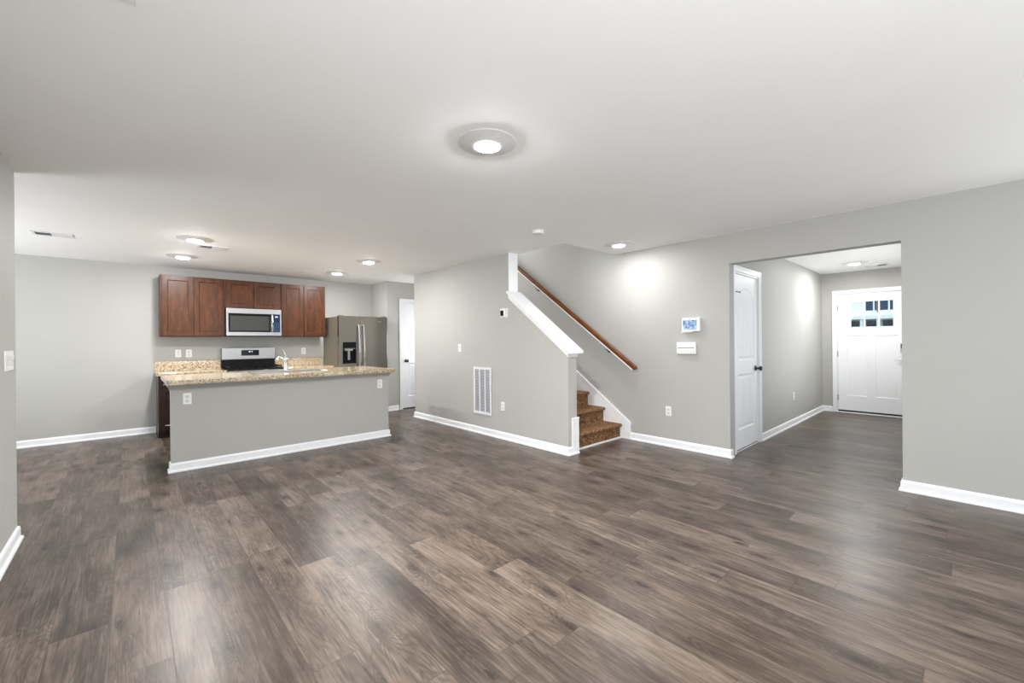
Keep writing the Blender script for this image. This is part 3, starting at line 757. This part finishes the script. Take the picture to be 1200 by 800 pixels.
for (a, b) in ((SX0 + .01, 1.485), (1.515, SX1 - .01)):
    bm = bmesh.new(); c_, d_, q = SY0 + .01, SY1 - .01, .003
    box(bm, a, b, c_, d_, .74, .743); box(bm, a, a + q, c_, d_, .743, .930); box(bm, b - q, b, c_, d_, .743, .930); box(bm, a + q, b - q, c_, c_ + q, .743, .930); box(bm, a + q, b - q, d_ - q, d_, .743, .930)
    lathe(bm, [(0, .7435), (.035, .7435), (.04, .745), (.03, .747), (0, .745)], 20, (a + b) / 2, (c_ + d_) / 2, 0)
    obj('bowl', bm, SINKST, sk)
fa = empty('faucet', (1.535, 6.115, .93), 0, 'chrome single-lever faucet standing behind the island sink', 'faucet')
bm = bmesh.new(); fx, fy = 1.535, 6.115
lathe(bm, [(0, .9302), (.034, .9302), (.034, .938), (.027, .945), (.025, 1.06), (.027, 1.075), (.026, 1.10), (.018, 1.118), (0, 1.122)], 24, fx, fy, 0); obj('body', bm, CHROME, fa, smooth=True)
bm = bmesh.new(); tube(bm, [(fx, fy - .015, 1.035), (fx - .05, fy - .05, 1.085), (fx - .10, fy - .10, 1.112), (fx - .14, fy - .15, 1.105), (fx - .155, fy - .17, 1.075)], [.014, .014, .015, .018, .02], 14); obj('spout', bm, CHROME, fa, smooth=True)
bm = bmesh.new(); tube(bm, [(fx, fy, 1.115), (fx - .01, fy + .004, 1.15), (fx - .03, fy + .01, 1.195)], [.010, .008, .010], 12); obj('lever', bm, CHROME, fa, smooth=True)

# ------------------------------------------------------------------ wall plates
def make_outlet(name, label, grp):
    r = empty(name, (0, 0, 0), 0, label, 'outlet', grp)
    bx('plate', PLAST, (-.036, .036, -.006, -.0005, -.058, .058), r, .003, True)
    for z in (.022, -.022):
        bm = bmesh.new(); lathe(bm, [(0, -.0085), (.0165, -.0085), (.0175, -.0062), (0, -.0062)], 20, 0, 0, z, 'y')
        rc = obj('receptacle', bm, PLAST2, r, True)
        bx('slots', BLACK, [(-.0075, -.0050, -.0092, -.0087, z - .001, z + .008), (.0050, .0075, -.0092, -.0087, z - .001, z + .007), (-.003, .003, -.0092, -.0087, z - .0105, z - .006)], rc, 0, True)
    return r
RZ_R, RZ_L = -math.pi / 2, math.pi / 2
G_ = 'white wall outlets'
ou = make_outlet('wall_outlet', 'white outlet on the island front near its left end', G_)
ou.location = (.437, YI, .732)
dup(ou, (2.512, YI, .728), 0, 'white outlet on the island front near its right end', G_)
dup(ou, (.675, YK, 1.148), 0, 'white outlet above the left granite backsplash', G_)
dup(ou, (2.306, YK, 1.15), 0, 'white outlet above the worktop beside the refrigerator', G_)
dup(ou, (XS, 4.168, .431), RZ_R, 'white outlet low on the stair wall beside the return grille', G_)
dup(ou, (XR, 2.465, .428), RZ_R, 'white outlet low on the right wall below the keypads', G_)
dup(ou, (7.367, YH, .43), 0, 'white outlet low on the entry hall wall', G_)
def make_switch(label):
    r = empty('light_switch', (0, 0, 0), 0, label, 'switch', 'white rocker light switches')
    bx('plate', PLAST, (-.036, .036, -.006, -.0005, -.058, .058), r, .003, True)
    bm = bmesh.new(); prism(bm, [(-.0062, -.033), (-.0062, .033), (-.013, .033), (-.0085, 0), (-.0075, -.033)], 'x', -.0165, .0165)
    obj('rocker', bm, PLAST2, r, True)
    return r
sw = make_switch('white light switch above the left granite backsplash'); sw.location = (.548, YK, 1.15)
dup(sw, (XS, 5.135, 1.197), RZ_R, 'white light switch on the stair wall left of thermostat')
r = empty('light_switch', (XL, 4.03, 1.196), RZ_L, 'wide white switch plate on the grey left wall end', 'switch')
bx('plate', PLAST, (-.127, .127, -.007, -.0005, -.062, .062), r, .003, True)
for i in range(4):
    x = -.0915 + i * .061
    bm = bmesh.new(); prism(bm, [(-.0072, -.033), (-.0072, .033), (-.015, .033), (-.0095, 0), (-.0085, -.033)], 'x', x - .0165, x + .0165)
    obj('rocker', bm, PLAST2, r, True)
# thermostat
th = empty('thermostat', (XS, 4.128, 1.66), RZ_R, 'small white thermostat with dark screen on the stair wall', 'thermostat')
bx('back_plate', PLAST, (-.075, .075, -.006, -.0005, -.062, .062), th, .004, True)
b = bx('body', PLAST, (-.055, .045, -.030, -.0062, -.052, .052), th, .008, True)
bx('screen', BLACKGL, (-.044, .018, -.0315, -.0303, -.036, .036), b, 0, True)
# return air grille
gr = empty('return_air_grille', (XS, 4.595, .604), RZ_R, 'tall white return air grille low on the stair wall', 'vent')
GW, GH = .195, .33
bx('filter', FILTER, (-GW + .02, GW - .02, -.003, -.0005, -GH + .02, GH - .02), gr, 0, True)
bx('frame', GRILLE, [(-GW, GW, -.014, -.0032, GH - .035, GH), (-GW, GW, -.014, -.0032, -GH, -GH + .035), (-GW, -GW + .028, -.014, -.0032, -GH + .035, GH - .035), (GW - .028, GW, -.014, -.0032, -GH + .035, GH - .035),
                    (-.069, -.049, -.012, -.0032, -GH + .035, GH - .035), (.049, .069, -.012, -.0032, -GH + .035, GH - .035)], gr, .002, True)
bm = bmesh.new()
for (a, b) in ((-GW + .028, -.069), (-.049, .049), (.069, GW - .028)):
    for i in range(34):
        z = -GH + .045 + i * (2 * GH - .09) / 33
        prism(bm, [(-.012, z + .004), (-.0035, z - .005), (-.0035, z - .0065), (-.012, z + .0025)], 'x', a, b)
obj('louvres', bm, GRILLE, gr, True)
# keypads on the right wall
kp = empty('alarm_touch_panel', (XR, 2.168, 1.464), RZ_R, 'white alarm panel with a lit blue touch screen', 'alarm panel')
b = bx('housing', PLAST, (-.104, .104, -.045, -.0005, -.078, .078), kp, .008, True)
bx('screen', SCREEN, (-.088, .072, -.0465, -.0453, -.058, .052), b, 0, True)
bm = bmesh.new(); lathe(bm, [(0, -.047), (.006, -.047), (.006, -.0453), (0, -.0453)], 14, -.01, 0, .066, 'y'); obj('camera_eye', bm, BLACK, kp, True)
bx('shelf_lip', PLAST2, (-.11, .02, -.052, -.0455, -.088, -.0785), kp, .002, True)
kb = empty('alarm_keypad', (XR, 2.232, 1.192), RZ_R, 'blank white alarm keypad below the blue touch screen', 'alarm panel')
b = bx('housing', PLAST, (-.114, .114, -.028, -.0005, -.07, .07), kb, .006, True)
bx('flip_cover', PLAST2, (-.108, .108, -.032, -.0283, -.064, -.008), b, .002, True)
bx('status_strip', plain('grey_strip', sr(120, 120, 122), .4), [(-.098 + i * .028, -.074 + i * .028, -.0295, -.0283, .000, .010) for i in range(7)], b, 0, True)

# ------------------------------------------------------------------ ceiling fixtures
def make_light(key, x, y, label, grp='round ceiling lights'):
    dm = {'main': .0065, 'kitchen': .011, 'sink': .009, 'stair': .004, 'hall': .004}[key]
    r = empty('ceiling_light', (x, y, H), 0, label, 'ceiling light', grp)
    bm = bmesh.new(); lathe(bm, [(0, -.0005), (.168, -.0005), (.168, -.003), (.138, -.009), (.105, -.017), (.084, -.022), (0, -.022)], 48); obj('trim_ring', bm, LAMPBODY, r, True, smooth=True)
    bm = bmesh.new(); lathe(bm, [(0, -.0222), (.069, -.0222), (.067, -.0222 - .3 * dm), (.055, -.0222 - .7 * dm), (.03, -.0222 - .95 * dm), (0, -.0222 - dm)], 40); obj('lens', bm, LENS[key], r, True, smooth=True)
    return r
for (key, x, y, lab) in (('main', 1.54, 1.88, 'round ceiling light nearest the camera in the living area'),
                    ('kitchen', .545, 5.72, 'lit ceiling light over the island left end, beside a vent'), ('kitchen', .526, 6.935, 'lit ceiling light just above the left wall cabinet'),
                    ('sink', 2.51, 5.73, 'lit ceiling light over the island right end'), ('sink', 2.53, 7.00, 'lit ceiling light in front of the refrigerator cabinet'),
                    ('stair', 4.327, 2.82, 'lit ceiling light beside the stair opening'), ('hall', 8.17, 1.176, 'lit ceiling light in the entry hall')):
    make_light(key, x, y, lab)
def make_vent(label, grp, open_side=-1):
    r = empty('ceiling_vent', (0, 0, 0), 0, label, 'vent', grp)
    a, b = .145, .095
    bx('frame', GRILLE, [(-a, a, -b, -b + .025, -.009, -.0005), (-a, a, b - .025, b, -.009, -.0005), (-a, -a + .025, -b + .025, b - .025, -.009, -.0005), (a - .025, a, -b + .025, b - .025, -.009, -.0005), (-.008, .008, -b + .025, b - .025, -.008, -.0005)], r, .002, True)
    bx('duct_shade_sheet', DARKGAP, (-a + .025, a - .025, -b + .025, b - .025, -.0012, -.0005), r, 0, True)  # dark sheet in place of the shade inside the duct
    bm = bmesh.new()
    for s_ in (-1, 1):
        for i in range(6):
            y = -b + .034 + i * (2 * b - .068) / 5
            x0, x1 = (-a + .025, -.008) if s_ < 0 else (.008, a - .025)
            if s_ == open_side: prism(bm, [(y - .006, -.0085), (y - .0045, -.0085), (y + .006, -.0015), (y + .0045, -.0015)], 'x', x0, x1)
            else: prism(bm, [(y - .011, -.0020), (y - .0095, -.0015), (y + .010, -.0085), (y + .0085, -.0090)], 'x', x0, x1)
    obj('louvres', bm, GRILLE, r, True)
    return r
GV = 'white ceiling air vents'
ve = make_vent('white ceiling vent in the dining area near the left wall', GV); ve.location = (-.575, 6.40, H)
dup(ve, (.745, 6.06, H), 0, 'white ceiling vent over the island beside a light', GV)
vh = make_vent('white ceiling vent in the entry hall before the door', GV, 1); vh.location = (8.70, .98, H); vh.rotation_euler = (0, 0, RZ_R)
dup(ve, (-.12, 1.80, H), 0, 'white ceiling vent cut by the top edge of the photo', GV)
sd = empty('smoke_detector', (3.16, 3.035, H), 0, 'round white smoke detector near the stair opening', 'smoke detector')
bm = bmesh.new(); lathe(bm, [(0, -.0005), (.068, -.0005), (.068, -.008), (0, -.008)], 32); obj('base', bm, PLAST, sd, True, smooth=True)
bm = bmesh.new(); lathe(bm, [(0, -.0085), (.060, -.0085), (.062, -.02), (.055, -.032), (.02, -.036), (0, -.036)], 32); obj('cover', bm, PLAST, sd, True, smooth=True)
